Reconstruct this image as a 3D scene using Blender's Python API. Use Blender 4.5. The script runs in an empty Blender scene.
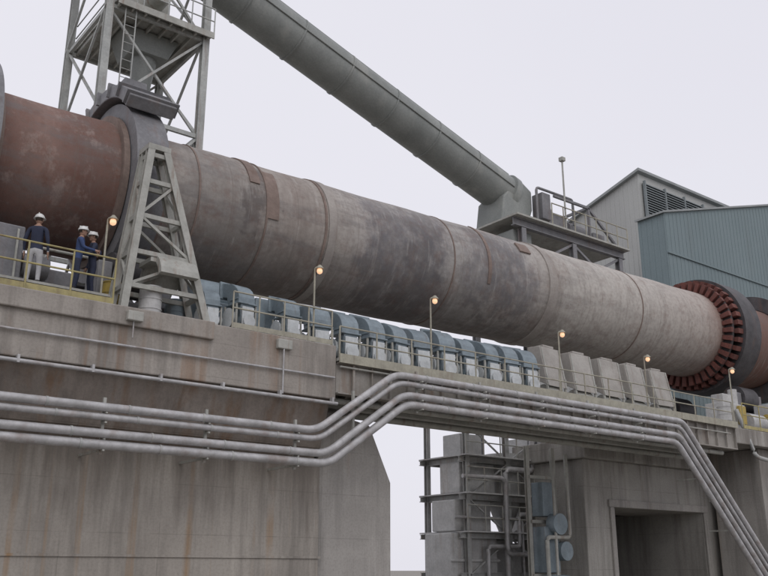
import bpy, math, random
from mathutils import Vector, Matrix
random.seed(7)
scene=bpy.context.scene
V=Vector
# ------------------------------------------------------------------ materials
def newmat(name):
    m=bpy.data.materials.new(name); m.use_nodes=True
    nt=m.node_tree; nt.nodes.clear()
    out=nt.nodes.new('ShaderNodeOutputMaterial'); b=nt.nodes.new('ShaderNodeBsdfPrincipled')
    nt.links.new(b.outputs[0],out.inputs[0])
    return m,nt,b
def N(nt,t,**k):
    n=nt.nodes.new(t)
    for a,v in k.items(): setattr(n,a,v)
    return n
def pos(nt,scale=(1,1,1)):
    g=N(nt,'ShaderNodeNewGeometry'); mp=N(nt,'ShaderNodeMapping'); mp.inputs['Scale'].default_value=scale
    nt.links.new(g.outputs['Position'],mp.inputs['Vector']); return mp.outputs[0]
def noise(nt,scale,vs=(1,1,1),detail=5,rough=.6,dist=0):
    n=N(nt,'ShaderNodeTexNoise'); n.inputs['Scale'].default_value=scale; n.inputs['Detail'].default_value=detail
    n.inputs['Roughness'].default_value=rough; n.inputs['Distortion'].default_value=dist
    nt.links.new(pos(nt,vs),n.inputs['Vector']); return n.outputs['Fac']
def maprange(nt,s,a,b,c=0,d=1):
    n=N(nt,'ShaderNodeMapRange'); nt.links.new(s,n.inputs[0])
    for i,v in zip((1,2,3,4),(a,b,c,d)): n.inputs[i].default_value=v
    return n.outputs[0]
def mixc(nt,f,a,b,mode='MIX'):
    n=N(nt,'ShaderNodeMix',data_type='RGBA',blend_type=mode)
    if isinstance(f,(int,float)): n.inputs[0].default_value=f
    else: nt.links.new(f,n.inputs[0])
    for i,v in ((6,a),(7,b)):
        if isinstance(v,tuple): n.inputs[i].default_value=(*v[:3],1)
        else: nt.links.new(v,n.inputs[i])
    return n.outputs[2]
def math2(nt,op,a,b=None):
    n=N(nt,'ShaderNodeMath',operation=op)
    for i,v in ((0,a),(1,b)):
        if v is None: continue
        if isinstance(v,(int,float)): n.inputs[i].default_value=v
        else: nt.links.new(v,n.inputs[i])
    return n.outputs[0]
def bump(nt,b,h,strength=.3,dist=.02):
    n=N(nt,'ShaderNodeBump'); n.inputs['Strength'].default_value=strength; n.inputs['Distance'].default_value=dist
    nt.links.new(h,n.inputs['Height']); nt.links.new(n.outputs[0],b.inputs['Normal'])
def weathered(name,base,dark,stain=None,stain_amt=.5,rough=.75,metal=0,nscale=.8,streak=(3,3,.25),st_lo=.55,st_hi=.72,bstr=.25,fine=12):
    m,nt,b=newmat(name)
    c=mixc(nt,maprange(nt,noise(nt,nscale,detail=6),.35,.68),base,dark)
    c=mixc(nt,maprange(nt,noise(nt,fine,detail=3),.3,.75,0,.28),c,tuple(x*.55 for x in dark))
    if stain:
        s=maprange(nt,noise(nt,1,streak,detail=5),st_lo,st_hi,0,stain_amt)
        c=mixc(nt,s,c,stain)
    nt.links.new(c,b.inputs['Base Color']); b.inputs['Roughness'].default_value=rough; b.inputs['Metallic'].default_value=metal
    if bstr>.12: bump(nt,b,noise(nt,fine*1.5,detail=4),bstr,.02)
    return m
def flat(name,col,rough=.6,metal=0):
    return weathered(name,col,tuple(x*.72 for x in col),None,rough=rough,metal=metal,nscale=4,bstr=.1)

def concrete(name,base,dark,stain,amt,lo=.56,hi=.72,jx=2.44,jz=1.22,grime_top=None):
    m,nt,b=newmat(name)
    c=mixc(nt,maprange(nt,noise(nt,.45,detail=8,rough=.65),.35,.66),base,dark)
    # dark water runs
    c=mixc(nt,maprange(nt,noise(nt,1,(1.6,1.6,.13),detail=6,rough=.65),.48,.66,0,.65),c,tuple(x*.55 for x in dark))
    c=mixc(nt,maprange(nt,noise(nt,1,(3.1,3.1,.3),detail=6,rough=.6),.55,.75,0,.4),c,tuple(min(.6,x*1.3) for x in base))
    s=maprange(nt,noise(nt,1,(2.6,2.6,.07),detail=5,rough=.55),lo,hi)
    g=maprange(nt,noise(nt,.3,detail=3),.4,.55)
    c=mixc(nt,math2(nt,'MULTIPLY',math2(nt,'MULTIPLY',s,g),amt),c,stain)
    sep=N(nt,'ShaderNodeSeparateXYZ'); nt.links.new(pos(nt),sep.inputs[0])
    if grime_top:  # soot and runs washing down from the ledge above
        zz=math2(nt,'ADD',sep.outputs[2],maprange(nt,noise(nt,1,(2.4,2.4,.25),detail=6,rough=.65),.3,.7,-1.3,1.3))
        c=mixc(nt,maprange(nt,zz,grime_top-1.6,grime_top+.2,0,.6),c,(.115,.095,.08))
    jl=math2(nt,'LESS_THAN',math2(nt,'FRACT',math2(nt,'DIVIDE',sep.outputs[0],jx)),.009)
    jv=math2(nt,'LESS_THAN',math2(nt,'FRACT',math2(nt,'DIVIDE',sep.outputs[2],jz)),.016)
    j=math2(nt,'MAXIMUM',jl,jv)
    c=mixc(nt,math2(nt,'MULTIPLY',math2(nt,'MULTIPLY',j,.4),maprange(nt,noise(nt,.9,detail=3),.4,.6)),c,tuple(x*.45 for x in dark))
    c=mixc(nt,maprange(nt,noise(nt,16,detail=4),.45,.8,0,.35),c,tuple(x*.5 for x in dark))
    nt.links.new(c,b.inputs['Base Color']); b.inputs['Roughness'].default_value=.9
    bump(nt,b,noise(nt,14,detail=6),.35,.02)
    return m
M={}
M['conc']=concrete('concrete_stained',(.40,.37,.33),(.30,.275,.245),(.31,.18,.075),.8,.54,.67,grime_top=4.6)
M['conc_deck']=concrete('concrete_deck',(.39,.36,.325),(.27,.245,.22),(.23,.13,.07),.75,.52,.68,3.1,.9)
M['conc_dark']=concrete('concrete_brown',(.27,.235,.205),(.175,.15,.13),(.17,.10,.055),.7,.5,.66)  # darker, browner concrete with stain streaks, for the deck haunch
M['conc_pale']=concrete('concrete_pale',(.40,.38,.355),(.31,.295,.275),(.28,.20,.14),.4,grime_top=6.6)
M['conc_far']=concrete('concrete_far',(.42,.405,.375),(.33,.315,.29),(.26,.21,.16),.4,.56,.72,3.3,1.6,grime_top=7.2)
M['steel']=weathered('galvanised_steel',(.47,.475,.46),(.34,.345,.34),(.25,.14,.09),.5,.55,.2,2,(6,6,.6))
M['steel_g']=weathered('painted_steel_grey',(.45,.45,.415),(.32,.32,.29),(.19,.11,.07),.65,.6,.05,2,(5,5,.6))
M['girder']=weathered('girder_faded_paint',(.36,.34,.31),(.25,.23,.205),(.19,.12,.08),.7,.65,.05,1.2,(3,3,.5))
M['tower']=weathered('tower_paint',(.46,.475,.455),(.33,.34,.33),(.20,.12,.09),.55,.6,.05,1.5,(5,5,.5))
M['duct']=weathered('duct_steel',(.30,.315,.30),(.215,.23,.22),(.38,.38,.35),.5,.6,.1,.7,(1.2,1.2,.5))
M['dark']=weathered('dark_steel',(.10,.095,.10),(.055,.052,.055),(.14,.08,.06),.5,.6,.2,2)
M['darkgrey']=weathered('tyre_housing_steel',(.25,.25,.26),(.16,.16,.17),(.18,.12,.10),.5,.6,.1,1.5)
M['red']=weathered('gear_red_oxide',(.20,.07,.055),(.12,.048,.04),(.08,.05,.045),.6,.75,0,3)
M['rustband']=weathered('rusty_band',(.27,.205,.175),(.18,.135,.115),(.13,.08,.06),.6,.8,.05,2)
M['band']=weathered('shell_band',(.40,.37,.34),(.29,.26,.24),(.22,.16,.13),.5,.8,.05,1.2)
M['fan']=weathered('fan_blue_grey',(.245,.30,.335),(.165,.205,.23),(.13,.11,.10),.5,.5,.05,2.5,(5,5,.8))
M['fan_pale']=weathered('fan_inlet_pale',(.68,.71,.72),(.52,.55,.56),(.25,.20,.16),.35,.45,.05,4)
M['beige']=weathered('cabinet_beige',(.42,.40,.37),(.32,.30,.275),(.20,.155,.12),.6,.65,.05,1.4,(3,3,.4))
M['pipe']=weathered('pipe_cladding',(.53,.525,.53),(.35,.345,.345),(.24,.18,.15),.55,.45,.2,2.5,(2,2,2),.52,.7,.15)
M['yellow']=weathered('railing_yellow',(.45,.39,.17),(.30,.26,.13),(.16,.10,.06),.6,.6,0,4)
M['yellow_m']=weathered('machine_yellow',(.50,.36,.07),(.36,.27,.08),(.16,.10,.06),.5,.5,0,4)
M['rail']=weathered('railing_faded',(.42,.40,.32),(.30,.285,.23),(.17,.12,.09),.6,.6,.05,4)
M['teal']=weathered('cladding_teal',(.205,.26,.275),(.175,.228,.242),(.15,.18,.185),.35,.7,.0,.25,(1.0,1.0,.1))
M['greyclad']=weathered('cladding_grey',(.46,.47,.455),(.41,.415,.405),(.33,.33,.315),.35,.7,.0,.3,(1.0,1.0,.12))
M['louver']=weathered('louver_dark',(.25,.28,.29),(.19,.215,.22),None,rough=.7)
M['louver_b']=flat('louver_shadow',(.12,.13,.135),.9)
M['roof']=weathered('roof_sheet',(.33,.35,.35),(.25,.265,.265),None,rough=.6)
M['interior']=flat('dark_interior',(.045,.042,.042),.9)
M['bluegrey']=weathered('equipment_blue_grey',(.27,.33,.37),(.19,.235,.26),(.17,.12,.09),.4,.55,.05,2)
M['pale']=weathered('equipment_pale',(.58,.58,.57),(.43,.43,.425),(.28,.21,.16),.5,.6,.05,1.5)
M['ground']=weathered('ground_gravel',(.30,.28,.25),(.22,.205,.18),None,rough=.95,nscale=.3,fine=6,bstr=.6)
M['navy']=flat('cloth_navy',(.03,.037,.07),.9)
M['blue']=flat('cloth_blue',(.045,.075,.18),.9)
M['khaki']=flat('cloth_pale_grey',(.48,.48,.49),.9)
M['skin']=flat('skin',(.42,.25,.18),.6)
M['hair']=flat('hair',(.04,.025,.015),.8)
M['boot']=flat('boot_leather',(.03,.025,.02),.6)
M['helmet']=flat('helmet_white',(.78,.78,.76),.35)
M['eye']=flat('eye_dark',(.02,.02,.02),.3)
def emis(name,col,s):
    m,nt,b=newmat(name); b.inputs['Base Color'].default_value=(*col,1)
    b.inputs['Emission Color'].default_value=(*col,1); b.inputs['Emission Strength'].default_value=s
    b.inputs['Roughness'].default_value=.3; return m
M['bulb']=emis('lamp_glass',(1,.60,.36),.75)

def kiln_mat():
    m,nt,b=newmat('kiln_shell_weathered')
    sep=N(nt,'ShaderNodeSeparateXYZ'); nt.links.new(pos(nt),sep.inputs[0])
    X,Y,Z=sep.outputs
    n1=noise(nt,.8,detail=6)
    xd=math2(nt,'ADD',X,maprange(nt,n1,.3,.7,-.35,.35))
    f=maprange(nt,xd,5,47)
    r=N(nt,'ShaderNodeValToRGB'); nt.links.new(f,r.inputs[0])
    cr=r.color_ramp
    def fx(x): return (x-5)/42
    st=[(5,(.16,.085,.068)),(6.3,(.23,.14,.115)),(7.4,(.155,.085,.07)),(8.6,(.20,.115,.092)),(9.4,(.24,.18,.15)),(10.2,(.33,.305,.28)),(12.4,(.29,.265,.24)),
        (13.2,(.36,.325,.295)),(14.2,(.28,.245,.22)),(15.4,(.35,.32,.29)),(17,(.38,.355,.335)),(21.3,(.34,.325,.31)),(25.2,(.41,.385,.36)),(26.2,(.36,.33,.30)),
        (27.2,(.47,.445,.41)),(33,(.46,.43,.395)),(37.0,(.42,.37,.335)),(38.2,(.27,.17,.14)),(41,(.18,.10,.08)),(47,(.20,.115,.09))]
    while len(cr.elements)<len(st): cr.elements.new(.5)
    for e,(x,c) in zip(cr.elements,st): e.position=min(1,fx(x)); e.color=(*c,1)
    c=r.outputs[0]
    big=noise(nt,.9,detail=7,rough=.65); mid=noise(nt,2.2,detail=7,rough=.65)
    def patch(x0,x1,z0,z1,amt,col,c,e=.35):
        xx=math2(nt,'ADD',X,maprange(nt,big,.3,.7,-.7,.7))
        a=math2(nt,'MULTIPLY',maprange(nt,xx,x0-e,x0+e),maprange(nt,xx,x1-e,x1+e,1,0))
        zz=math2(nt,'ADD',Z,maprange(nt,mid,.3,.7,-.7,.7))
        d=math2(nt,'MULTIPLY',maprange(nt,zz,z0-.3,z0+.3),maprange(nt,zz,z1-.3,z1+.3,1,0))
        k=math2(nt,'MULTIPLY',math2(nt,'MULTIPLY',a,d),amt)
        k=math2(nt,'MULTIPLY',k,maprange(nt,mid,.35,.6,.45,1))
        return mixc(nt,k,c,col)
    c=patch(16.9,20.7,9,14.1,.8,(.165,.16,.17),c)
    c=patch(18.6,20.5,9,13.6,.75,(.095,.092,.10),c,.2)
    c=patch(17.0,18.2,9,13.7,.6,(.12,.115,.125),c,.2)
    c=patch(21.8,25.1,11.0,14.0,.85,(.165,.16,.17),c)
    c=patch(22.8,24.3,11.6,13.6,.5,(.11,.108,.115),c,.2)
    c=patch(10,27,9,11.5,.55,(.15,.135,.125),c)
    c=patch(10.1,13.1,9,13.6,.5,(.19,.175,.165),c)
    c=patch(12.4,13.1,11.6,14.1,.8,(.10,.085,.08),c,.12)
    c=patch(28,38,9,11.2,.45,(.25,.22,.20),c)
    s=maprange(nt,noise(nt,1,(.3,1.6,1.6),detail=7,rough=.7),.48,.64,0,.6)
    s=math2(nt,'MULTIPLY',s,maprange(nt,X,24,31,1,.3))
    c=mixc(nt,s,c,(.15,.14,.14))
    s=maprange(nt,noise(nt,1,(2.8,.35,.35),detail=7,rough=.7),.5,.72,0,.5)
    c=mixc(nt,s,c,(.16,.13,.115))
    s=maprange(nt,noise(nt,1,(4,.6,.6),detail=6,rough=.7),.55,.72,0,.4)
    s=math2(nt,'MULTIPLY',s,maprange(nt,X,9,12,.25,1))
    c=mixc(nt,s,c,(.54,.52,.49))
    s=maprange(nt,noise(nt,1.5,detail=9,rough=.75),.5,.66,0,.7)
    s=math2(nt,'MULTIPLY',s,maprange(nt,X,8.5,13,1,.45))
    c=mixc(nt,s,c,(.15,.07,.05))
    s=maprange(nt,noise(nt,1.1,(1.3,1,1),detail=9,rough=.75),.54,.66,0,.55)
    s=math2(nt,'MULTIPLY',s,maprange(nt,X,8.7,10,1,.0))
    c=mixc(nt,s,c,(.36,.29,.26))
    c=mixc(nt,maprange(nt,noise(nt,7,detail=5),.42,.75,0,.38),c,(.14,.115,.10))
    w=math2(nt,'LESS_THAN',math2(nt,'FRACT',math2(nt,'DIVIDE',X,2.37)),.014)
    c=mixc(nt,math2(nt,'MULTIPLY',w,.3),c,(.15,.12,.10))
    nt.links.new(c,b.inputs['Base Color']); b.inputs['Roughness'].default_value=.8
    bump(nt,b,noise(nt,3,(1.5,.8,.8),detail=7),.35,.05)
    return m
M['kiln']=kiln_mat()

# ------------------------------------------------------------------ mesh builder
class B:
    def __init__(s): s.v=[];s.f=[];s.sm=[]
    def add(s,vs,fs,smooth=False):
        o=len(s.v); s.v+= [tuple(x) for x in vs]
        for f in fs: s.f.append([i+o for i in f]); s.sm.append(smooth)
    def box(s,x0,x1,y0,y1,z0,z1):
        vs=[(x,y,z) for z in (z0,z1) for y in (y0,y1) for x in (x0,x1)]
        s.add(vs,[(0,2,3,1),(4,5,7,6),(0,1,5,4),(2,6,7,3),(0,4,6,2),(1,3,7,5)]); return s
    def frame(s,p,q,up=None):
        p=V(p);q=V(q); d=(q-p).normalized(); up=V(up) if up else V((0,0,1))
        if abs(d.dot(up))>.98: up=V((0,1,0)) if abs(d.y)<.9 else V((1,0,0))
        a=d.cross(up).normalized(); b=a.cross(d).normalized(); return p,q,a,b
    def beam(s,p,q,w,h=None,up=None,off=(0,0)):
        h=h or w; p,q,a,b=s.frame(p,q,up); vs=[]
        for e in (p,q):
            for i,j in ((-1,-1),(1,-1),(1,1),(-1,1)): vs.append(e+a*(i*w/2+off[0])+b*(j*h/2+off[1]))
        s.add(vs,[(3,2,1,0),(4,5,6,7),(0,1,5,4),(1,2,6,5),(2,3,7,6),(3,0,4,7)]); return s
    def ibeam(s,p,q,w,h=None,t=.03,up=None):
        h=h or w
        s.beam(p,q,w,t,up,(0,h/2-t/2)); s.beam(p,q,w,t,up,(0,-h/2+t/2)); s.beam(p,q,t,h-2*t,up); return s
    def tube(s,p,q,r,r2=None,n=16,caps=True):
        r2=r if r2 is None else r2; p,q,a,b=s.frame(p,q); vs=[]
        for e,R in ((p,r),(q,r2)):
            for i in range(n):
                t=2*math.pi*i/n; vs.append(e+a*R*math.cos(t)+b*R*math.sin(t))
        s.add(vs,[(i,(i+1)%n,n+(i+1)%n,n+i) for i in range(n)],True)
        if caps:
            s.add(vs[:n],[list(range(n))[::-1]]); s.add(vs[n:],[list(range(n))])
        return s
    def path(s,pts,r,n=12,fillet=.0):
        pts=[V(p) for p in pts]
        if fillet:
            o=[pts[0]]
            for i in range(1,len(pts)-1):
                a=(pts[i-1]-pts[i]);b_=(pts[i+1]-pts[i]); L=min(fillet,a.length*.45,b_.length*.45)
                A=pts[i]+a.normalized()*L; C=pts[i]+b_.normalized()*L
                for k in range(6):
                    t=k/5; o.append(A*(1-t)**2+pts[i]*2*t*(1-t)+C*t*t)
            o.append(pts[-1]); pts=o
        up=V((0,0,1)); vs=[]
        for i,p in enumerate(pts):
            d=((pts[min(i+1,len(pts)-1)]-p).normalized()+(p-pts[max(i-1,0)]).normalized()).normalized()
            u=up if abs(d.z)<.95 else V((0,1,0))
            a=d.cross(u).normalized(); b=a.cross(d).normalized()
            for k in range(n):
                t=2*math.pi*k/n; vs.append(p+a*r*math.cos(t)+b*r*math.sin(t))
        m=len(pts)
        s.add(vs,[(i*n+k,i*n+(k+1)%n,(i+1)*n+(k+1)%n,(i+1)*n+k) for i in range(m-1) for k in range(n)],True)
        s.add(vs[:n],[list(range(n))[::-1]]); s.add(vs[-n:],[list(range(n))]); return s
    def prismY(s,poly,y0,y1):
        n=len(poly); vs=[(x,y0,z) for x,z in poly]+[(x,y1,z) for x,z in poly]
        s.add(vs,[list(range(n)),list(range(n,2*n))[::-1]]+[(i,n+i,n+(i+1)%n,(i+1)%n) for i in range(n)]); return s
    def prismX(s,poly,x0,x1):
        n=len(poly); vs=[(x0,y,z) for y,z in poly]+[(x1,y,z) for y,z in poly]
        s.add(vs,[list(range(n)),list(range(n,2*n))[::-1]]+[(i,n+i,n+(i+1)%n,(i+1)%n) for i in range(n)]); return s
    def lathe(s,prof,yc,zc,n=96,smooth=True):
        vs=[]
        for x,r in prof:
            for i in range(n):
                t=2*math.pi*i/n; vs.append((x,yc-r*math.cos(t),zc+r*math.sin(t)))
        m=len(prof)
        s.add(vs,[(i*n+k,i*n+(k+1)%n,(i+1)*n+(k+1)%n,(i+1)*n+k) for i in range(m-1) for k in range(n)],smooth); return s
    def ring(s,x0,x1,r0,r1,yc,zc,n=96):
        for pr in ([(x0,r1),(x1,r1)],[(x0,r0),(x0,r1)],[(x1,r1),(x1,r0)],[(x1,r0),(x0,r0)]): s.lathe(pr,yc,zc,n)
        return s
    def arc(s,x0,x1,r0,r1,a0,a1,yc,zc,n=12):
        vs=[]
        for i in range(n+1):
            t=math.radians(a0+(a1-a0)*i/n)
            for x,r in ((x0,r0),(x1,r0),(x1,r1),(x0,r1)): vs.append((x,yc-r*math.cos(t),zc+r*math.sin(t)))
        fs=[(i*4+k,i*4+(k+1)%4,(i+1)*4+(k+1)%4,(i+1)*4+k) for i in range(n) for k in range(4)]
        fs+=[(3,2,1,0),(n*4,n*4+1,n*4+2,n*4+3)]
        s.add(vs,fs); return s
    def ball(s,c,r,sc=(1,1,1),n=12,zmin=-1):
        vs=[];m=n//2
        for j in range(m+1):
            ph=math.acos(max(-1,min(1,1-(1-zmin)*j/m)))
            for i in range(n):
                t=2*math.pi*i/n
                vs.append((c[0]+r*sc[0]*math.sin(ph)*math.cos(t),c[1]+r*sc[1]*math.sin(ph)*math.sin(t),c[2]+r*sc[2]*math.cos(ph)))
        s.add(vs,[(j*n+i,(j+1)*n+i,(j+1)*n+(i+1)%n,j*n+(i+1)%n) for j in range(m) for i in range(n)],True); return s
    def mesh(s,name,mat):
        me=bpy.data.meshes.new(name); me.from_pydata(s.v,[],s.f)
        me.polygons.foreach_set('use_smooth',s.sm); me.materials.append(M[mat]); me.validate(); me.update()
        return me
def root(name,loc=(0,0,0)):
    e=bpy.data.objects.new(name,None); e.location=loc; e.empty_display_size=.5; scene.collection.objects.link(e); return e
def part(par,name,b,mat,bevel=0,world=True):
    me=b.mesh(name,mat) if isinstance(b,B) else b
    o=bpy.data.objects.new(name,me); scene.collection.objects.link(o); o.parent=par
    if world: o.location=-V(par.location)
    if bevel:
        md=o.modifiers.new('bevel','BEVEL'); md.width=bevel; md.segments=2; md.limit_method='ANGLE'; md.angle_limit=math.radians(40)
    return o

# ------------------------------------------------------------------ ground
b=B(); b.add([(-800,-400,0),(1500,-400,0),(1500,1800,0),(-800,1800,0)],[(0,1,2,3)])
g=bpy.data.objects.new('ground',b.mesh('ground','ground')); scene.collection.objects.link(g)

# ------------------------------------------------------------------ kiln
YC,ZC,R=24.7,12.5,2.09
k=root('rotary_kiln',(25,YC,ZC)); k.rotation_euler=(0,math.radians(-.7),0)
b=B(); prof=[(-8,R)]
x=-8
while x<50: x+=.5; prof.append((x,R+.012*math.sin(x*1.7)))
b.lathe(prof,YC,ZC,128); part(k,'shell',b,'kiln')
b=B()
for x,w,h in ((10.75,.06,.02),(13.05,.06,.03),(15.25,.08,.04),(20.9,.05,.015),(31.9,.05,.015)):
    b.ring(x,x+w,R-.05,R+h,YC,ZC)
part(k,'shell_bands',b,'rustband')
b=B()
for x,w,h in ((15.4,.3,.05),(25.95,.45,.05)): b.ring(x,x+w,R-.05,R+h,YC,ZC)
part(k,'wide_bands',b,'band')
# scab plates and inspection hatch on the shell
b=B()
b.arc(12.5,12.85,R,R+.05,20,75,YC,ZC,14); b.arc(13.1,13.5,R,R+.03,-10,40,YC,ZC,14); b.arc(24.6,25.2,R,R+.06,28,42,YC,ZC,6); b.arc(22.6,22.75,R,R+.04,-20,60,YC,ZC,14)
part(k,'hatch_and_repair_plates',b,'rustband')
b=B(); b.ring(3.7,4.95,R+.1,2.85,YC,ZC); b.ring(8.55,9.5,R+.1,2.72,YC,ZC)
part(k,'riding_rings',b,'darkgrey',.03)
b=B(); b.ring(8.35,8.52,R-.05,R+.22,YC,ZC); b.ring(9.53,9.75,R-.05,R+.2,YC,ZC); b.ring(4.98,5.15,R-.05,R+.2,YC,ZC)
part(k,'ring_stops',b,'rustband',.02)
b=B(); b.ring(38.75,40.1,R+.02,2.85,YC,ZC); b.ring(43.6,44.6,R+.02,2.8,YC,ZC)
part(k,'outlet_riding_rings',b,'dark',.04)
b=B(); b.ring(38.15,38.32,R-.05,2.5,YC,ZC); part(k,'gear_disc',b,'dark')
b=B()
for i in range(40):
    a=i*9; b.arc(37.95,38.14,R+.02,2.58,a,a+5.2,YC,ZC,3)
    b.arc(38.34,38.73,2.42,2.72,a,a+4.8,YC,ZC,3)
part(k,'gear_segments',b,'red')

h=root('tyre_housing',(9.0,23,14.3))
b=B(); b.arc(8.3,9.75,2.86,3.25,42,116,YC,ZC-.2,14); part(h,'cover',b,'darkgrey',.03)
b=B()
for a in (44,60,76,92,108): b.arc(8.22,9.83,2.9,3.33,a,a+1.6,YC,ZC-.2,2)
b.box(8.7,9.4,23.9,25.2,15.3,15.9)
part(h,'ribs',b,'darkgrey')

a=root('kiln_a_frame_tower',(9.2,21.3,7.7))
b=B()
dx=-.38
BL=(8.45+dx,20.85,7.7);BR=(10.75+dx,20.85,7.7);BL2=(8.45+dx,21.75,7.7);BR2=(10.75+dx,21.75,7.7)
TL=(8.98+dx,21.2,12.4);TR=(9.42+dx,21.2,12.4);TL2=(8.98+dx,21.65,12.4);TR2=(9.42+dx,21.65,12.4)
for p,q in ((BL,TL),(BR,TR),(BL2,TL2),(BR2,TR2)): b.ibeam(p,q,.19,.19,.035,(0,1,0))
part(a,'legs',b,'steel_g')
def lerp(p,q,t): return tuple(V(p).lerp(V(q),t))
b=B()
for t in (.16,.36,.58,.80,.97):
    for P,Q,PT,QT in ((BL,BR,TL,TR),(BL2,BR2,TL2,TR2),(BL,BL2,TL,TL2),(BR,BR2,TR,TR2)):
        b.beam(lerp(P,PT,t),lerp(Q,QT,t),.09,.12)
ts=(.16,.36,.58,.8)
for i in range(3):
    for P,Q,PT,QT in ((BL,BR,TL,TR),(BL2,BR2,TL2,TR2),(BL,BL2,TL,TL2),(BR,BR2,TR,TR2)):
        p,q=lerp(P,PT,ts[i]),lerp(Q,QT,ts[i+1])
        if i%2: p,q=lerp(Q,QT,ts[i]),lerp(P,PT,ts[i+1])
        b.beam(p,q,.07,.07)
b.box(8.88+dx,9.52+dx,21.1,21.75,12.4,12.55)
for X_ in (8.45+dx,10.75+dx):
    for y in (20.85,21.75): b.box(X_-.22,X_+.22,y-.2,y+.15,7.705,7.76)
part(a,'bracing',b,'steel_g')
b=B(); b.arc(8.9,9.95,.55,.72,8,172,21.3,8.75,12); b.box(8.75,9.95,20.95,21.7,9.2,9.32); part(a,'bearing_saddle',b,'steel_g')

for X_,w in ((9.0,2.2),(4.3,2.2),(39.4,2.6)):
    r=root('support_roller_station',(X_,YC,7.7))
    b=B(); 
    for s in (-1,1):
        yc=YC+s*1.75; zc=ZC-2.85-.35
        b.tube((X_-.6,yc,zc),(X_+.6,yc,zc),.6,n=32)
        b.tube((X_-1.0,yc,zc),(X_+1.0,yc,zc),.2)
    part(r,'rollers',b,'dark')
    b=B(); b.box(X_-w/2,X_+w/2,22.2,27.2,7.6,8.4)
    for s in (-1,1):
        for dx in (-.85,.85): b.box(X_+dx-.2,X_+dx+.2,YC+s*1.75-.45,YC+s*1.75+.45,8.4,9.5)
    part(r,'base',b,'darkgrey',.03)

d=root('gear_drive_housing',(5.0,22,9))
b=B(); b.box(2.6,5.9,22.1,23.0,7.75,9.8); b.box(2.5,5.2,22.0,23.3,9.8,9.92); b.box(6.2,7.4,22.6,23.6,7.75,9.0); b.tube((5.95,22.4,8.9),(6.6,22.4,8.9),.3,n=20); part(d,'housing',b,'darkgrey',.04)
b=B()
for x in (3.4,4.2,5.0,5.7): b.box(x,x+.05,22.06,22.098,7.9,9.7)
b.path([(6.0,22.0,8.1),(6.0,22.0,9.3),(7.6,22.0,9.3),(7.6,22.0,8.1)],.04,8,.15); part(d,'stiffeners',b,'steel_g')
d=root('auxiliary_drive_motor',(12,22.9,8))
b=B(); b.box(10.6,13.0,22.3,23.6,7.7,8.9); b.tube((10.9,22.9,9.2),(12.6,22.9,9.2),.45,n=24); b.box(12.7,13.4,22.4,23.4,7.7,9.3); part(d,'motor_and_gearbox',b,'bluegrey',.03)

def drum(x,y,z,mat,r=.29,h=.88):
    e=root('steel_drum',(x,y,z)); b=B(); b.tube((x,y,z),(x,y,z+h),r,n=24)
    for q in (0,.3,.6,.96): b.tube((x,y,z+h*q),(x,y,z+h*q+.03),r+.015,n=24)
    part(e,'drum',b,mat,.005)
drum(8.95,21.25,7.7,'pale'); drum(10.0,22.0,7.7,'bluegrey'); drum(8.3,22.3,8.04,'yellow_m',.25,.8); drum(35.0,21.2,7.39,'pale'); drum(40.9,21.4,7.39,'yellow_m')

# ------------------------------------------------------------------ deck and piers
d=root('concrete_deck',(4,24,7))
b=B(); b.box(-10,14.3,20.5,30,6.15,7.7); b.box(-10,10.4,20.38,20.498,7.25,7.72) 
part(d,'slab',b,'conc_deck',.03)
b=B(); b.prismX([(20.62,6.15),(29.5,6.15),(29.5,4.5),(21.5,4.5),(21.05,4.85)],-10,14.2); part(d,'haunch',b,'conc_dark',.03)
b=B(); b.path([(-10,20.42,6.1),(14.3,20.42,6.02)],.05); 
b.path([(-10,20.43,6.95),(4,20.43,6.95),(4.6,20.43,6.75),(14.2,20.43,6.75)],.03,fillet=.2)
for i in range(14): b.box(-8+i*1.7,-7.94+i*1.7,20.37,20.5,6.0,6.18)
b.path([(8.2,20.36,7.4),(8.2,20.36,6.95)],.02,6); b.path([(12.5,20.4,7.35),(12.5,20.4,6.1)],.025,6)
part(d,'edge_conduit',b,'pipe')
b=B(); b.box(8.0,8.4,20.24,20.378,7.36,7.6); b.box(12.3,12.75,20.36,20.497,7.32,7.58)
part(d,'junction_boxes',b,'steel_g',.02)
p=root('concrete_pier',(3,24,0))
b=B(); b.box(-10,14.5,21.5,29,-.2,4.5); part(p,'wall',b,'conc',.03)
b=B(); b.box(-10,14.55,21.46,21.498,1.9,1.96); part(p,'ledge',b,'conc')
p=root('concrete_pier',(16,24,0))
b=B(); b.prismY([(14.5,-.2),(17.15,-.2),(17.15,4.1),(16.35,5.75),(14.5,6.1)],21.62,28.5); part(p,'wall',b,'conc_pale',.04)

br=root('steel_walkway_bridge',(24,22,7))
b=B()
for y in (20.6,23.3):
    b.ibeam((14.35,y,6.78),(34.5,y,6.78),.28,.9,.04)
part(br,'girders',b,'girder')
b=B()
x=14.9
while x<34.4:
    b.ibeam((x,20.74,6.95),(x,23.17,6.95),.14,.4,.025)
    b.beam((x,20.49,6.36),(x,20.49,7.2),.07,.06); b.beam((x+.67,20.52,6.36),(x+.67,20.52,7.2),.03,.1); x+=1.35
x=14.9
while x<33:
    b.beam((x,20.75,6.42),(x+1.35,23.15,6.42),.07,.07); b.beam((x+1.35,20.75,6.34),(x,23.15,6.34),.07,.07); x+=1.35
part(br,'cross_beams',b,'girder')
b=B(); b.box(14.32,34.5,20.4,23.6,7.26,7.34); part(br,'deck_plate',b,'steel_g')
b=B(); b.box(14.32,34.5,20.34,20.39,7.2,7.46); part(br,'toe_board',b,'rail')
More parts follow.
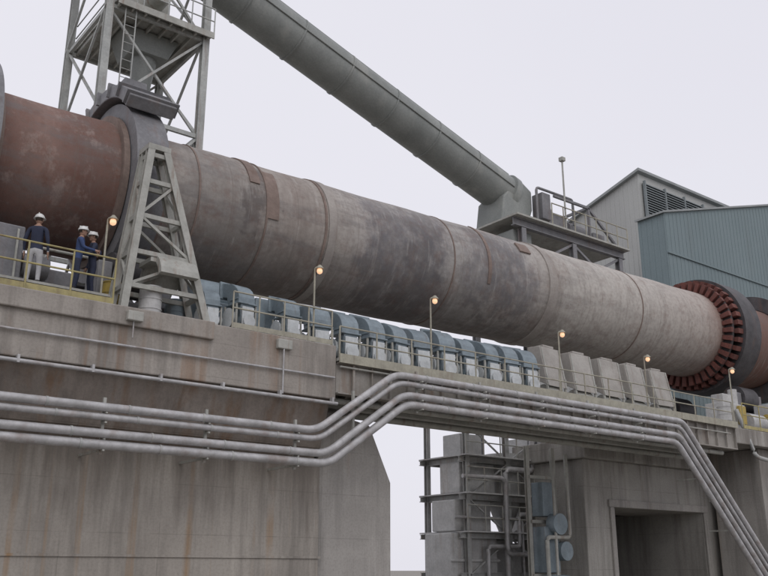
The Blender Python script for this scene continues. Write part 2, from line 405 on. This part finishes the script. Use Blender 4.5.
b=B(); b.path([(14.4,20.9,6.2),(34,20.9,6.2)],.09,12); b.path([(14.4,22.4,6.15),(34,22.4,6.15)],.12,12); b.box(14.6,34,21.6,21.9,6.15,6.25)
b.path([(14.4,20.44,7.1),(19,20.44,7.1),(19.4,20.44,6.95),(34,20.44,6.95)],.03,8)
part(br,'underslung_services',b,'steel_g')

# ------------------------------------------------------------------ pipes
pb=root('pipe_bundle',(20,20,6))
PIPES=((5.15,7.02,0,20.02,.10),(4.93,6.80,.12,20.05,.08),(4.55,6.46,.3,20.0,.10),(4.30,6.2,.42,20.04,.11))
def pp(zl,zr,dx,y,r):
    return [(-10,y,zl),(13.35+dx,y,zl),(16.05+dx,y,zr),(30.1-dx*1.1,y,zr),(37.0-dx*1.1,y,zr-7.1)]
for i,(zl,zr,dx,y,r) in enumerate(PIPES):
    b=B(); b.path(pp(zl,zr,dx,y,r),r,16,.35)
    part(pb,'pipe_%d'%(i+1),b,'pipe')
b=B()
x=-8
while x<13:
    b.beam((x,20.2,4.1),(x,20.2,5.4),.07,.07); b.beam((x,20.2,4.2),(x,21.5,4.2),.06,.06)
    for z in (5.15,4.93,4.55,4.3): b.beam((x,19.99,z-.12),(x,20.2,z-.12),.05,.04)
    x+=2.6
x=17
while x<30:
    b.beam((x,20.2,6.0),(x,20.2,7.25),.07,.07); b.beam((x,20.2,6.05),(x,20.6,6.3),.06,.06)
    for z in (7.02,6.8,6.46,6.2): b.beam((x,19.9,z-.12),(x,20.2,z-.12),.05,.04)
    x+=2.6
for X_,zt in ((14.7,5.9),(31.7,5.2),(33.6,3.3)): b.beam((X_,20.22,zt-1.1),(X_,20.22,zt+.5),.07,.07); b.beam((X_,20.22,zt-.2),(X_,21.6,zt-.2),.06,.06)
part(pb,'brackets',b,'steel_g')
b=B()
for zl,zr,dx,y,r in PIPES:
    x=-9+dx*2
    while x<13: b.tube((x,y,zl),(x+.05,y,zl),r+.012,n=16); x+=1.9
    x=17.2+dx*2
    while x<29: b.tube((x,y,zr),(x+.05,y,zr),r+.012,n=16); x+=1.9
part(pb,'cladding_bands',b,'steel')

# ------------------------------------------------------------------ cooling fans
def fan_meshes():
    L=[]
    b=B()
    outer=[]
    for i in range(6):
        t=math.radians(172-70*i/5); outer.append((.40+.74*math.cos(t),1.02+.60*math.sin(t)))
    poly=[(-.34,.92)]+outer+[(.56,1.70),(.60,1.25),(.30,1.18),(.22,.92)]
    b.prismX(poly,-.28,.28); b.box(-.33,.33,-.40,.28,.88,.93); b.prismX([(.52,1.20),(.60,1.20),(.62,1.74),(.54,1.74)],-.36,.36)
    for x in (-.285,.285): b.prismX([(-.30,1.02),(.1,1.02),(.1,1.08),(-.30,1.08)],x-.02,x+.02)
    L.append(('hood',b.mesh('fan_hood','fan'),.03))
    b=B(); b.tube((-.22,.0,.48),(.22,.0,.48),.36,n=28); b.box(-.22,.22,-.35,-.02,.48,.88); L.append(('scroll',b.mesh('fan_scroll','fan'),.015))
    b=B(); b.tube((-.42,.0,.48),(-.225,.0,.48),.30,.20,n=20); b.tube((.225,-.02,.48),(.44,-.02,.48),.15,n=16)
    b.box(-.2,.2,-.42,-.37,.12,.80); b.tube((0,-.42,.36),(0,-.50,.36),.17,.2,n=16)
    L.append(('inlet_and_motor',b.mesh('fan_inlet','fan_pale'),.01))
    b=B()
    for x in (-.33,.33):
        for y in (-.3,.28): b.beam((x,y,0),(x,y,.88),.05,.05)
    b.beam((-.33,-.3,.05),(.33,-.3,.8),.035,.035)
    b.box(-.38,.38,-.36,.36,.0,.06); L.append(('stand',b.mesh('fan_stand','steel_g'),0))
    return L
FM=fan_meshes()
def fan(x,y=21.55,z=7.34,s=1,ry=0):
    e=root('kiln_cooling_fan',(x,y,z)); e.scale=(s,s,s); e.rotation_euler=(random.uniform(-.04,.04),0,ry)
    for n,me,bv in FM: part(e,n,me,None,bv,False)
fan(11.6,21.3,7.7,.95,.1); fan(10.75,21.5,7.7,.8,-.1)
for i in range(11): fan(13.25+i*.985,21.5+random.uniform(-.06,.06),(7.7 if i==0 else 7.35),(.97 if i==0 else 1.11)+random.uniform(-.05,.02),random.uniform(-.2,.12))
def cab_meshes():
    L=[]
    b=B(); b.prismX([(-.35,.55),(.55,1.0),(.55,2.1),(-.05,2.05)],-.55,.55); b.box(-.3,.3,-.0,.5,2.05,2.16); L.append(('casing',b.mesh('cabinet_casing','beige'),.03))
    b=B()
    for x in (-.49,.49): b.prismX([(-.375,.56),(-.35,.56),(-.055,2.03),(-.08,2.03)],x-.03,x+.03)
    b.tube((-.4,0,.35),(.4,0,.35),.3,n=20)
    L.append(('ribs_and_blower',b.mesh('cabinet_ribs','steel_g'),0))
    b=B()
    for x in (-.5,.5):
        for y in (-.3,.5): b.beam((x,y,0),(x,y,.9),.07,.07)
    L.append(('legs',b.mesh('cabinet_legs','steel_g'),0))
    return L
CM=cab_meshes()
for i in range(5):
    e=root('blower_cabinet',(24.65+i*1.64,21.75,7.35)); e.rotation_euler=(0,random.uniform(-.02,.05),random.uniform(-.14,.06)); 
    for n,me,bv in CM: part(e,n,me,None,bv,False)

# ------------------------------------------------------------------ railings
def railing(pts,z,mat,hh=1.1,sp=1.3,name='guard_railing'):
    e=root(name,(pts[0][0],pts[0][1],z)); b=B()
    for (x0,y0),(x1,y1) in zip(pts,pts[1:]):
        L=math.hypot(x1-x0,y1-y0); n=max(1,round(L/sp))
        for i in range(n+1):
            t=i/n; x=x0+(x1-x0)*t; y=y0+(y1-y0)*t; j=random.uniform(-.012,.012); b.tube((x,y,z),(x+j,y+j,z+hh),.024,n=8)
        for q in (hh,hh*.55): b.tube((x0,y0,z+q),(x1,y1,z+q),.024,n=8)
        b.beam((x0,y0,z+.08),(x1,y1,z+.08),.01,.14)
    part(e,'posts_and_rails',b,mat)
railing([(-9,20.55),(7.7,20.55)],7.75,'yellow',1.15,1.05)
railing([(11.0,20.6),(14.2,20.6)],7.72,'rail',1.0,.9)
railing([(14.4,20.48),(34.4,20.48)],7.34,'rail',.95,1.35)
railing([(36,20.95),(44,20.95)],7.4,'yellow',1.1,1.3)

w=root('steel_walkway',(6,21.4,8)); b=B(); b.box(-9,7.7,20.75,22.0,7.98,8.04)
for i in range(12): b.box(-8.5+i*1.45,-8.4+i*1.45,20.8,21.9,7.705,7.98)
part(w,'grating',b,'steel_g')

def lamp(x,y,z0,z1):
    e=root('deck_lamp',(x,y,z0)); b=B(); b.tube((x,y,z0),(x,y,z1-.1),.028,n=8); b.path([(x,y,z1-.1),(x,y,z1+.08),(x+.1,y-.1,z1+.14)],.022,8,.05)
    b.tube((x+.1,y-.1,z1+.05),(x+.1,y-.1,z1+.16),.13,.04,12); part(e,'pole',b,'rail')
    b=B(); b.ball((x+.1,y-.1,z1-.02),.085,(1,1,1.15)); part(e,'globe',b,'bulb')
for x,z in ((13.6,9.85),(18.0,9.75),(24.0,9.6),(28.9,9.4),(34.8,9.7)): lamp(x,20.65,7.3,z)
lamp(7.55,21.0,7.7,10.0)

# ------------------------------------------------------------------ lattice tower
t=root('lattice_steel_tower',(11.2,30,7))
X0,X1,Y0,Y1=9.35,13.15,28.0,32.1
b=B()
for x in (X0,X1):
    for y in (Y0,Y1): b.ibeam((x,y,6),(x,y,31),.27,.27,.045,(0,1,0))
part(t,'legs',b,'tower')
b=B()
zs=[7.7,12.5,16.9,21.0,25.4,29.6]
faces=[((X0,Y0),(X1,Y0)),((X0,Y1),(X1,Y1)),((X0,Y0),(X0,Y1)),((X1,Y0),(X1,Y1))]
for i,z in enumerate(zs):
    for (p,q) in faces: b.beam((*p,z),(*q,z),.12,.16)
    if i<len(zs)-1:
        z2=zs[i+1]
        for n_,(p,q) in enumerate(faces):
            b.beam((*p,z),(*q,z2),.085,.085)
            if n_!=1: b.beam((*q,z),(*p,z2),.085,.085,off=(.1,0))
part(t,'bracing',b,'tower')
b=B(); b.box(X0+.2,X1+.2,Y0-.35,Y1+.1,21.15,21.22)
for i in range(8): b.beam((X0+.3+i*.5,Y0-.3,21.05),(X0+.3+i*.5,Y1+.1,21.05),.07,.16)
b.beam((X0+.2,Y0-.37,21.1),(X1+.2,Y0-.37,21.1),.05,.26)
b.box(10.6,12.0,29,31.0,21.3,23.6); b.tube((11.3,28.7,22.3),(11.3,27.9,22.3),.4,n=20)
part(t,'platform',b,'steel_g')
b=B(); b.prismY([(10.7,20.2),(12.1,20.2),(12.5,21.1),(10.3,21.1)],28.9,30.4); b.tube((11.4,29.6,18.6),(11.4,29.6,20.2),.28,.5,n=20); b.tube((11.4,29.6,13),(11.4,29.6,18.6),.28,n=20); part(t,'hopper_and_chute',b,'duct',.03)
b=B()
for q in (.55,1.1):
    b.tube((X0+.2,Y0-.33,21.2+q),(X1+.2,Y0-.33,21.2+q),.026,n=8); b.tube((X0+.2,Y0-.33,21.2+q),(X0+.2,Y1,21.2+q),.026,n=8)
for i in range(5): b.tube((X0+.2+i*.95,Y0-.33,21.2),(X0+.2+i*.95,Y0-.33,22.3),.026,n=8)
for i in range(24): b.tube((9.9,27.8,12.6+i*.35),(10.3,27.8,12.6+i*.35),.015,n=6)
for x in (9.9,10.3): b.tube((x,27.8,12.5),(x,27.8,22.2),.025,n=8)
part(t,'ladder_and_railing',b,'tower')

# ------------------------------------------------------------------ inclined duct
d=root('inclined_conveyor_duct',(20,29,22))
def DP(x): return V((x,29,19.5-(x-30)*.316))
b=B(); b.tube(DP(4),DP(30.3),.97,n=48); part(d,'tube',b,'duct')
b=B(); dd=(DP(30)-DP(4)).normalized()
x=5.2
while x<30.4: b.tube(DP(x),DP(x)+dd*.07,1.01,n=48); x+=2.5
b.tube(DP(30.1),DP(30.1)+dd*.35,1.1,n=48)
up=V((0.3,0,.95)).normalized()
b.path([DP(4)+up*1.02+V((0,-.3,0)),DP(30)+up*1.02+V((0,-.3,0))],.05,8)
b.path([DP(4)+V((0,-1.0,0)),DP(30)+V((0,-1.0,0))],.035,8)
part(d,'flanges_and_conduits',b,'duct')

s=root('duct_transfer_station',(33,28.5,17))
b=B()
for x in (29.6,33.2,36.8):
    for y in (27.3,30.6): b.ibeam((x,y,6),(x,y,17.0),.28,.28,.04,(0,1,0))
for y in (27.3,30.6):
    b.ibeam((29,y,17.25),(37.2,y,17.25),.25,.4,.04); b.beam((29.6,y,15),(36.8,y,15),.15,.2)
    b.beam((33.2,y,15),(36.8,y,17.0),.12,.12); b.beam((36.8,y,15),(33.2,y,17.0),.12,.12); b.beam((29.6,y,15),(33.2,y,17.0),.12,.12)
b.beam((36.8,27.3,17.6),(34.6,27.3,19.3),.12); b.beam((34.6,27.3,19.3),(34.6,27.3,17.6),.12); b.beam((32.0,27.3,19.3),(34.6,27.3,19.3),.12); b.beam((34.6,29.3,19.3),(34.6,27.3,19.3),.12)
b.beam((36.8,29.3,17.6),(34.6,29.3,19.3),.12); b.beam((34.6,29.3,19.3),(34.6,29.3,17.6),.12)
part(s,'frame',b,'darkgrey')
b=B(); b.box(28.9,37.3,26.9,31,17.46,17.55); part(s,'platform',b,'steel_g')
b=B(); 
for q in (.55,1.1): b.tube((31.4,26.95,17.55+q),(37.2,26.95,17.55+q),.03,n=8)
for i in range(8): b.tube((31.4+i*.83,26.95,17.55),(31.4+i*.83,26.95,18.65),.03,n=8)
part(s,'platform_railing',b,'rail')
b=B(); b.prismY([(29.1,17.6),(30.9,17.6),(31.3,18.6),(31.3,19.6),(30.4,20.1),(29.3,18.9)],28.1,29.9)
b.box(29.3,30.6,27.6,29.4,15.8,17.04)
part(s,'discharge_hopper',b,'duct',.08)
b=B(); b.box(32.1,33.4,27.8,29.2,17.56,18.7); b.tube((33.8,28.3,18.2),(35.3,28.3,18.2),.45,n=24); b.box(35.4,36.3,27.7,29,17.56,18.3); b.box(31.5,32.1,27.6,28.3,18.1,19.5)
b.tube((32.7,28.4,18.7),(32.7,28.4,19.5),.3,.12,n=20); b.path([(31.2,27.7,17.6),(31.2,27.7,19.7),(33.9,27.7,19.7),(33.9,27.7,18.3)],.07,10,.2)
part(s,'machinery',b,'darkgrey',.04)
b=B(); b.tube((32.45,27.0,17.5),(32.45,27.0,21.2),.045,n=8); b.box(32.33,32.57,26.88,27.12,21.2,21.4); part(s,'mast_light',b,'steel_g')

# ------------------------------------------------------------------ buildings
bd=root('grey_clad_shed_building',(57,38,0))
b=B(); b.prismX([(34.9,0),(46,0),(46,25.0),(39.7,27.0),(34.9,28.4)],50.0,63)
part(bd,'walls',b,'greyclad')
b=B(); y=35.05
while y<45.9:
    zt_=28.4-(y-34.9)*(1.4/4.8)-.1
    if y>39.7: zt_=27.0-(y-39.7)*(2/6.3)-.1
    b.box(49.98,49.998,y,y+.12,0,zt_); y+=.4
part(bd,'cladding_ribs',b,'greyclad')
b=B(); b.prismX([(34.6,28.42),(34.6,28.62),(39.7,27.17),(46.4,25.05),(46.4,24.85),(39.7,26.97)],49.7,63.3); part(bd,'roof',b,'roof')
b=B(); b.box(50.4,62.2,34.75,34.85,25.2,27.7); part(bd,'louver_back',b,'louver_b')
b=B(); z=25.25
while z<27.7: b.prismX([(34.60,z),(34.74,z+.12),(34.74,z+.18),(34.60,z+.06)],50.4,62.2); z+=.19
for i in range(6): b.box(50.3+i*2.36,50.42+i*2.36,34.56,34.75,25.1,27.8)
part(bd,'louver_slats',b,'louver')
bd=root('teal_clad_building',(58,33,0))
XT=46.8
def zt(x): return 23.3+(x-XT)*.29
b=B(); b.prismY([(XT,0),(80,0),(80,25),(67,zt(67)),(XT,zt(XT))],31,33); part(bd,'walls',b,'teal')
b=B(); x=XT+.1
while x<66.9: b.box(x,x+.16,30.985,30.997,0,zt(x)-.1); x+=.42
y=31.1
while y<32.9: b.box(XT-.015,XT-.003,y,y+.14,0,zt(XT)-.1); y+=.42
part(bd,'cladding_ribs',b,'teal')
b=B(); b.prismY([(XT-.2,zt(XT-.2)+.01),(67,zt(67)+.01),(67,zt(67)+.14),(XT-.2,zt(XT-.2)+.14)],30.85,33.1); part(bd,'roof',b,'roof')
b=B(); b.box(XT,72,30.9,30.98,20.6,20.72); part(bd,'flashing',b,'teal')

# right concrete portal
c=root('concrete_portal_pier',(36,24,0))
b=B()
b.box(28.9,30.6,24,27.6,-.2,5.9); b.box(36.9,46,24,30,-.2,5.9); b.box(30.6,36.9,24,27.6,4.05,5.9)
part(c,'walls',b,'conc_far',.04)
b=B(); b.box(28.7,46.2,23.7,27.7,5.9,6.7); b.box(34.6,50,20.9,30,6.71,7.38); part(c,'cap_beam',b,'conc_far',.04)
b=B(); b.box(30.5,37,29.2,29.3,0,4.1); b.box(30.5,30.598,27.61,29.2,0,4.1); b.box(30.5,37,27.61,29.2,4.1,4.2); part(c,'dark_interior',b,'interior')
b=B(); b.box(30.3,37.2,23.9,23.998,4.05,4.35); b.box(30.35,30.6,23.9,23.998,-.1,4.045); b.box(36.9,37.15,23.9,23.998,-.1,4.045); part(c,'opening_frame',b,'conc_pale',.02)
b=B(); b.box(37.5,41.5,21.3,23.69,-.2,6.7); part(c,'buttress',b,'conc_pale',.04)

e=root('hydraulic_unit',(37,21.8,7.4)); b=B(); b.box(35.5,37.2,21.5,22.4,7.39,8.6); b.tube((37.6,21.8,7.9),(38.8,21.8,7.9),.45,n=24); b.box(39.3,40.4,21.2,22.3,7.39,8.9)
b.box(35.7,36.4,21.6,22.2,8.6,9.0); b.tube((36.8,21.8,8.6),(36.8,21.8,9.3),.2,n=16); part(e,'cabinets_and_tank',b,'pale',.03)
b=B(); b.path([(36.3,21.4,8.3),(36.3,20.75,6.2),(38.5,20.75,6.0),(38.5,21.0,2)],.09,10,.3); b.path([(39.6,21.15,8.3),(39.6,20.7,5.2),(37.4,20.7,4.4),(37.4,21,1)],.07,10,.3); part(e,'hoses',b,'steel')
b=B(); b.box(36.5,37.0,21.35,21.49,7.7,8.5); b.tube((38.9,21.5,8.2),(39.25,21.5,8.2),.18,n=16); part(e,'control_panel',b,'yellow_m',.01)

# ------------------------------------------------------------------ process equipment under the bridge
q=root('preheater_equipment_tower',(27,27,0))
b=B()
XS=(25.3,27.6,30.0,32.2)
for x in XS:
    for y in (27.0,29.4): b.ibeam((x,y,0),(x,y,7.6),.2,.2,.03,(0,1,0))
for z in (1.4,2.9,4.4,5.9):
    for y in (27.0,29.4): b.ibeam((24.9,y,z),(32.6,y,z),.14,.2,.025)
    for x in XS: b.ibeam((x,27.1,z),(x,29.3,z),.14,.2,.025)
for i,(x0,x1) in enumerate(zip(XS,XS[1:])):
    for j,z in enumerate((0,1.4,2.9,4.4,5.9)):
        if (i+j)%2: b.beam((x0,26.92,z),(x1,26.92,z+1.45),.06)
        else: b.beam((x1,26.92,z),(x0,26.92,z+1.45),.06)
part(q,'frame',b,'steel')
b=B()
for z in (3.02,4.52,6.02): b.box(25.0,32.8,26.6,29.6,z,z+.05)
part(q,'platforms',b,'pale')
b=B(); b.box(24.6,27.1,27.2,28.8,-.1,3.0); b.box(24.9,26.9,27.3,28.7,3.08,4.3); b.box(25.2,27.2,27.3,28.5,4.58,5.8); b.box(25.4,26.6,27.4,28.5,6.1,7.0)
b.box(24.5,27.2,27.12,27.2,1.9,2.02); b.box(24.5,27.2,27.12,27.2,.8,.92); b.prismY([(27.15,0),(28.8,0),(28.8,2.2),(27.9,2.8),(27.15,2.8)],27.5,28.9)
part(q,'filter_housing',b,'pale',.04)
b=B(); b.tube((28.6,28.2,4.6),(28.6,28.2,6.4),.8,n=28); b.tube((28.6,28.2,3.1),(28.6,28.2,4.5),.25,.78,n=28)
b.tube((31,28,5.3),(32.3,28,5.3),.5,n=24); b.box(29.1,31.8,27.4,29,.1,2.7); b.box(29.6,31.9,27.6,29.1,3.1,4.3); b.box(29.6,31.8,27.6,29.1,6.1,7.2)
part(q,'cyclone_and_tanks',b,'pale',.02)
b=B(); b.path([(27.2,26.7,0),(27.2,26.7,5.6),(28.9,26.7,5.6),(28.9,26.7,7)],.12,10,.3); b.path([(29.4,26.5,0),(29.4,26.5,7)],.17,12); b.path([(25.0,26.9,5.2),(27.0,26.5,5.2),(27.0,26.5,2.2),(30.0,26.5,2.2)],.09,10,.3)
b.path([(26.2,26.8,0),(26.2,26.8,2.5),(27.9,26.7,2.5),(27.9,26.7,3.8),(31.8,26.7,3.8)],.09,10,.2)
b.path([(24.6,27.0,3.6),(28.2,26.8,3.6),(28.2,26.8,.4)],.06,8,.2)
part(q,'pipework',b,'pipe')
b=B()
for z in (3.07,4.57,6.07):
    for h_ in (.5,1.0): b.tube((25.0,26.65,z+h_),(32.8,26.65,z+h_),.026,n=8)
    for i in range(9): b.tube((25.0+i*.97,26.65,z),(25.0+i*.97,26.65,z+1.0),.026,n=8)
part(q,'handrails',b,'steel_g')
q=root('pump_skid',(27.6,25,0))
b=B(); b.box(26.9,27.7,24.4,25.2,1.5,3.2); b.box(27.0,27.6,24.5,25.1,3.6,4.9); b.tube((26.8,24.3,1.0),(27.9,24.3,1.0),.42,n=24); b.tube((27.5,24.1,3.3),(27.5,24.5,3.3),.4,n=24); b.box(26.7,28.0,24.3,25.4,-.1,.7); b.tube((27.9,24.2,2.3),(27.9,24.6,2.3),.36,n=20)
part(q,'pumps_and_motors',b,'bluegrey',.03)
b=B()
for x in (26.6,28.1):
    b.ibeam((x,24.9,0),(x,24.9,6.3),.16,.16,.025,(0,1,0))
for z in (1.4,3.4,5.1): b.beam((26.6,24.8,z),(28.1,24.8,z),.1,.12)
b.path([(26.8,24.2,0),(26.8,24.2,2.8),(28.1,24.2,2.8),(28.1,24.2,6)],.08,10,.2); b.path([(27.3,24.2,1.4),(27.3,24.2,6.2)],.06,8)
part(q,'skid_frame_and_pipes',b,'steel_g')

# ------------------------------------------------------------------ people
def person(name_loc,rz,jacket,trous,hgt=1.78,pose=0,lean=0):
    x,y,z=name_loc
    e=root('worker',name_loc); e.rotation_euler=(0,0,rz); s=hgt/1.78; e.scale=(s,s,s)
    vs=[];ed=[];rad=[]
    def add(p,r,par=None):
        vs.append(p); rad.append(r)
        if par is not None: ed.append((par,len(vs)-1))
        return len(vs)-1
    L=lean
    pel=add((0,0,.95),(.155,.115)); sp=add((0,-.02-L*.25,1.12),(.145,.105),pel); ch=add((0,-.01-L*.6,1.33),(.175,.12),sp); up_=add((0,0-L*.8,1.44),(.12,.09),ch); nk=add((0,-L-.0,1.53),(.055,.055),up_); hd=add((0,-L-.01,1.60),(.055,.06),nk)
    for sx in (-1,1):
        sh=add((sx*.19,-L*.75,1.42),(.066,.066),up_)
        if pose==1 or (pose==2 and sx>0):
            el=add((sx*.27,-.08-L,1.16),(.05,.05),sh); wr=add((sx*.20,-.33-L,1.13),(.034,.032),el); pd=V((-.05*sx,-.09,.0))
        else:
            el=add((sx*.26,.03-L*.6,1.14),(.05,.05),sh); wr=add((sx*.27,-.05-L*.6,.90),(.034,.03),el); pd=V((0,-.025,-.085))
        pm=V(vs[wr])+pd; pa=add(tuple(pm),(.038,.022),wr)
        d_=pd.normalized(); side=V((0,1,0)) if pose!=1 else V((0,0,1))
        side=(side-d_*side.dot(d_)).normalized()
        cur=d_.cross(side)*(.25*sx)
        for k,(o,ln) in enumerate(((-.03,.07),(-.01,.082),(.011,.076),(.031,.06))):
            p1=pm+side*o+d_*.04; p2=p1+d_*ln*.5+cur*.01; p3=p2+(d_+cur).normalized()*ln*.5
            a1=add(tuple(p1),(.010,.010),pa); a2=add(tuple(p2),(.009,.009),a1); add(tuple(p3),(.008,.008),a2)
        p1=pm-side*.045-d_*.02; a1=add(tuple(p1),(.012,.012),pa); add(tuple(p1-side*.02+d_*.045),(.009,.009),a1)
        hp=add((sx*.095,0,.86),(.1,.1),pel); kn=add((sx*.115,-.035,.49),(.066,.066),hp); an=add((sx*.125,.02,.10),(.046,.05),kn)
        he=add((sx*.125,.03,.045),(.045,.04),an); add((sx*.14,-.15,.035),(.045,.032),he)
    me=bpy.data.meshes.new('worker_body'); me.from_pydata(vs,ed,[]); o=bpy.data.objects.new('tmp',me); scene.collection.objects.link(o)
    md=o.modifiers.new('skin','SKIN'); 
    for i,r in enumerate(rad): me.skin_vertices[0].data[i].radius=r
    me.skin_vertices[0].data[0].use_root=True; md.use_smooth_shade=True
    sb=o.modifiers.new('sub','SUBSURF'); sb.levels=1; sb.render_levels=1
    dg=bpy.context.evaluated_depsgraph_get(); m2=bpy.data.meshes.new_from_object(o.evaluated_get(dg)); bpy.data.objects.remove(o)
    m2.name='worker_body'; m2.materials.clear()
    for mm in (jacket,trous,'boot','skin'): m2.materials.append(M[mm])
    wrs=[V(v) for v,r in zip(vs,rad) if r==(.038,.022)]
    for pl in m2.polygons:
        c=pl.center; pl.use_smooth=True
        mi=0 if c.z>.90 else 1
        if c.z<.13: mi=2
        if c.z>1.50 and abs(c.x)<.12: mi=3
        for wv in wrs:
            if (c-wv).length<.075 or (c.z<.88 and abs(c.x)>.22 and c.z>.7): mi=3
        pl.material_index=mi
    o=bpy.data.objects.new('body',m2); scene.collection.objects.link(o); o.parent=e
    hy=-L-.02
    b=B(); b.ball((0,hy,1.67),.115,(.72,.86,1.08),20)
    b.ball((0,hy-.03,1.60),.07,(.75,.85,.75),14)
    b.add([(-.016,hy-.092,1.645),(.016,hy-.092,1.645),(0,hy-.125,1.648),(0,hy-.094,1.69)],[(0,1,2),(0,2,3),(1,3,2)])
    for sx in (-1,1): b.ball((sx*.084,hy+.005,1.66),.028,(.4,.8,1.2),8)
    part(e,'head',b,'skin',0,False)
    b=B(); b.ball((-.03,hy-.09,1.675),.010); b.ball((.03,hy-.09,1.675),.010); b.box(-.024,.024,hy-.1,hy-.088,1.604,1.611); part(e,'eyes_and_mouth',b,'eye',0,False)
    b=B(); b.ball((0,hy+.018,1.68),.118,(.74,.84,1.02),16,-.45); part(e,'hair',b,'hair',0,False)
    b=B(); b.ball((0,hy,1.705),.135,(.88,1.0,.92),20,0); 
    b.tube((0,hy-.01,1.698),(0,hy-.01,1.708),.145,.14,n=24); b.ball((0,hy-.10,1.703),.09,(.9,.8,.1),12); b.beam((0,hy-.1,1.80),(0,hy+.1,1.80),.02,.05)
    part(e,'hard_hat',b,'helmet',0,False)
person((5.95,21.25,8.04),math.radians(150),'navy','khaki',1.82,0,.02)
person((6.95,21.2,8.04),math.radians(70),'blue','navy',1.72,1,.06)
person((7.42,21.4,8.04),math.radians(-95),'navy','navy',1.72,2,.04)

# ------------------------------------------------------------------ world, sun
w=bpy.data.worlds.new('World'); scene.world=w; w.use_nodes=True; nt=w.node_tree; nt.nodes.clear()
out=nt.nodes.new('ShaderNodeOutputWorld')
sky=nt.nodes.new('ShaderNodeTexSky'); sky.sky_type='NISHITA'; sky.sun_disc=False
EL,AZ=math.radians(46),math.radians(205)
sky.sun_elevation=EL; sky.sun_rotation=AZ; sky.dust_density=4
b1=nt.nodes.new('ShaderNodeBackground'); b1.inputs[1].default_value=.08; nt.links.new(sky.outputs[0],b1.inputs[0])
tc=nt.nodes.new('ShaderNodeTexCoord'); nz=nt.nodes.new('ShaderNodeTexNoise'); nz.inputs['Scale'].default_value=1.6; nz.inputs['Detail'].default_value=4
nt.links.new(tc.outputs['Generated'],nz.inputs['Vector'])
mx=nt.nodes.new('ShaderNodeMix'); mx.data_type='RGBA'; nt.links.new(nz.outputs['Fac'],mx.inputs[0])
mx.inputs[6].default_value=(.81,.80,.88,1); mx.inputs[7].default_value=(.90,.89,.95,1)
b2=nt.nodes.new('ShaderNodeBackground'); b2.inputs[1].default_value=1; nt.links.new(mx.outputs[2],b2.inputs[0])
ms=nt.nodes.new('ShaderNodeMixShader'); ms.inputs[0].default_value=.92
nt.links.new(b1.outputs[0],ms.inputs[1]); nt.links.new(b2.outputs[0],ms.inputs[2]); nt.links.new(ms.outputs[0],out.inputs[0])
sd=bpy.data.lights.new('sun','SUN'); sd.energy=.7; sd.angle=math.radians(40); sd.color=(1,.98,.95)
so=bpy.data.objects.new('sun',sd); scene.collection.objects.link(so)
dirv=V((math.sin(AZ)*math.cos(EL),math.cos(AZ)*math.cos(EL),math.sin(EL)))
so.rotation_euler=dirv.to_track_quat('Z','Y').to_euler(); so.location=(0,0,40)

# ------------------------------------------------------------------ camera
cd=bpy.data.cameras.new('camera'); cd.sensor_width=36; cd.lens=900/768*36; cd.clip_end=4000; cd.clip_start=.1
co=bpy.data.objects.new('camera',cd); scene.collection.objects.link(co)
th,ps=math.radians(17.4),math.radians(52)
fw=V((math.cos(ps)*math.cos(th),math.sin(ps)*math.cos(th),math.sin(th)))
co.location=(0,0,1.6); co.rotation_euler=fw.to_track_quat('-Z','Y').to_euler()
scene.camera=co
scene.view_settings.view_transform='Standard'; scene.view_settings.look='None'; scene.view_settings.exposure=0
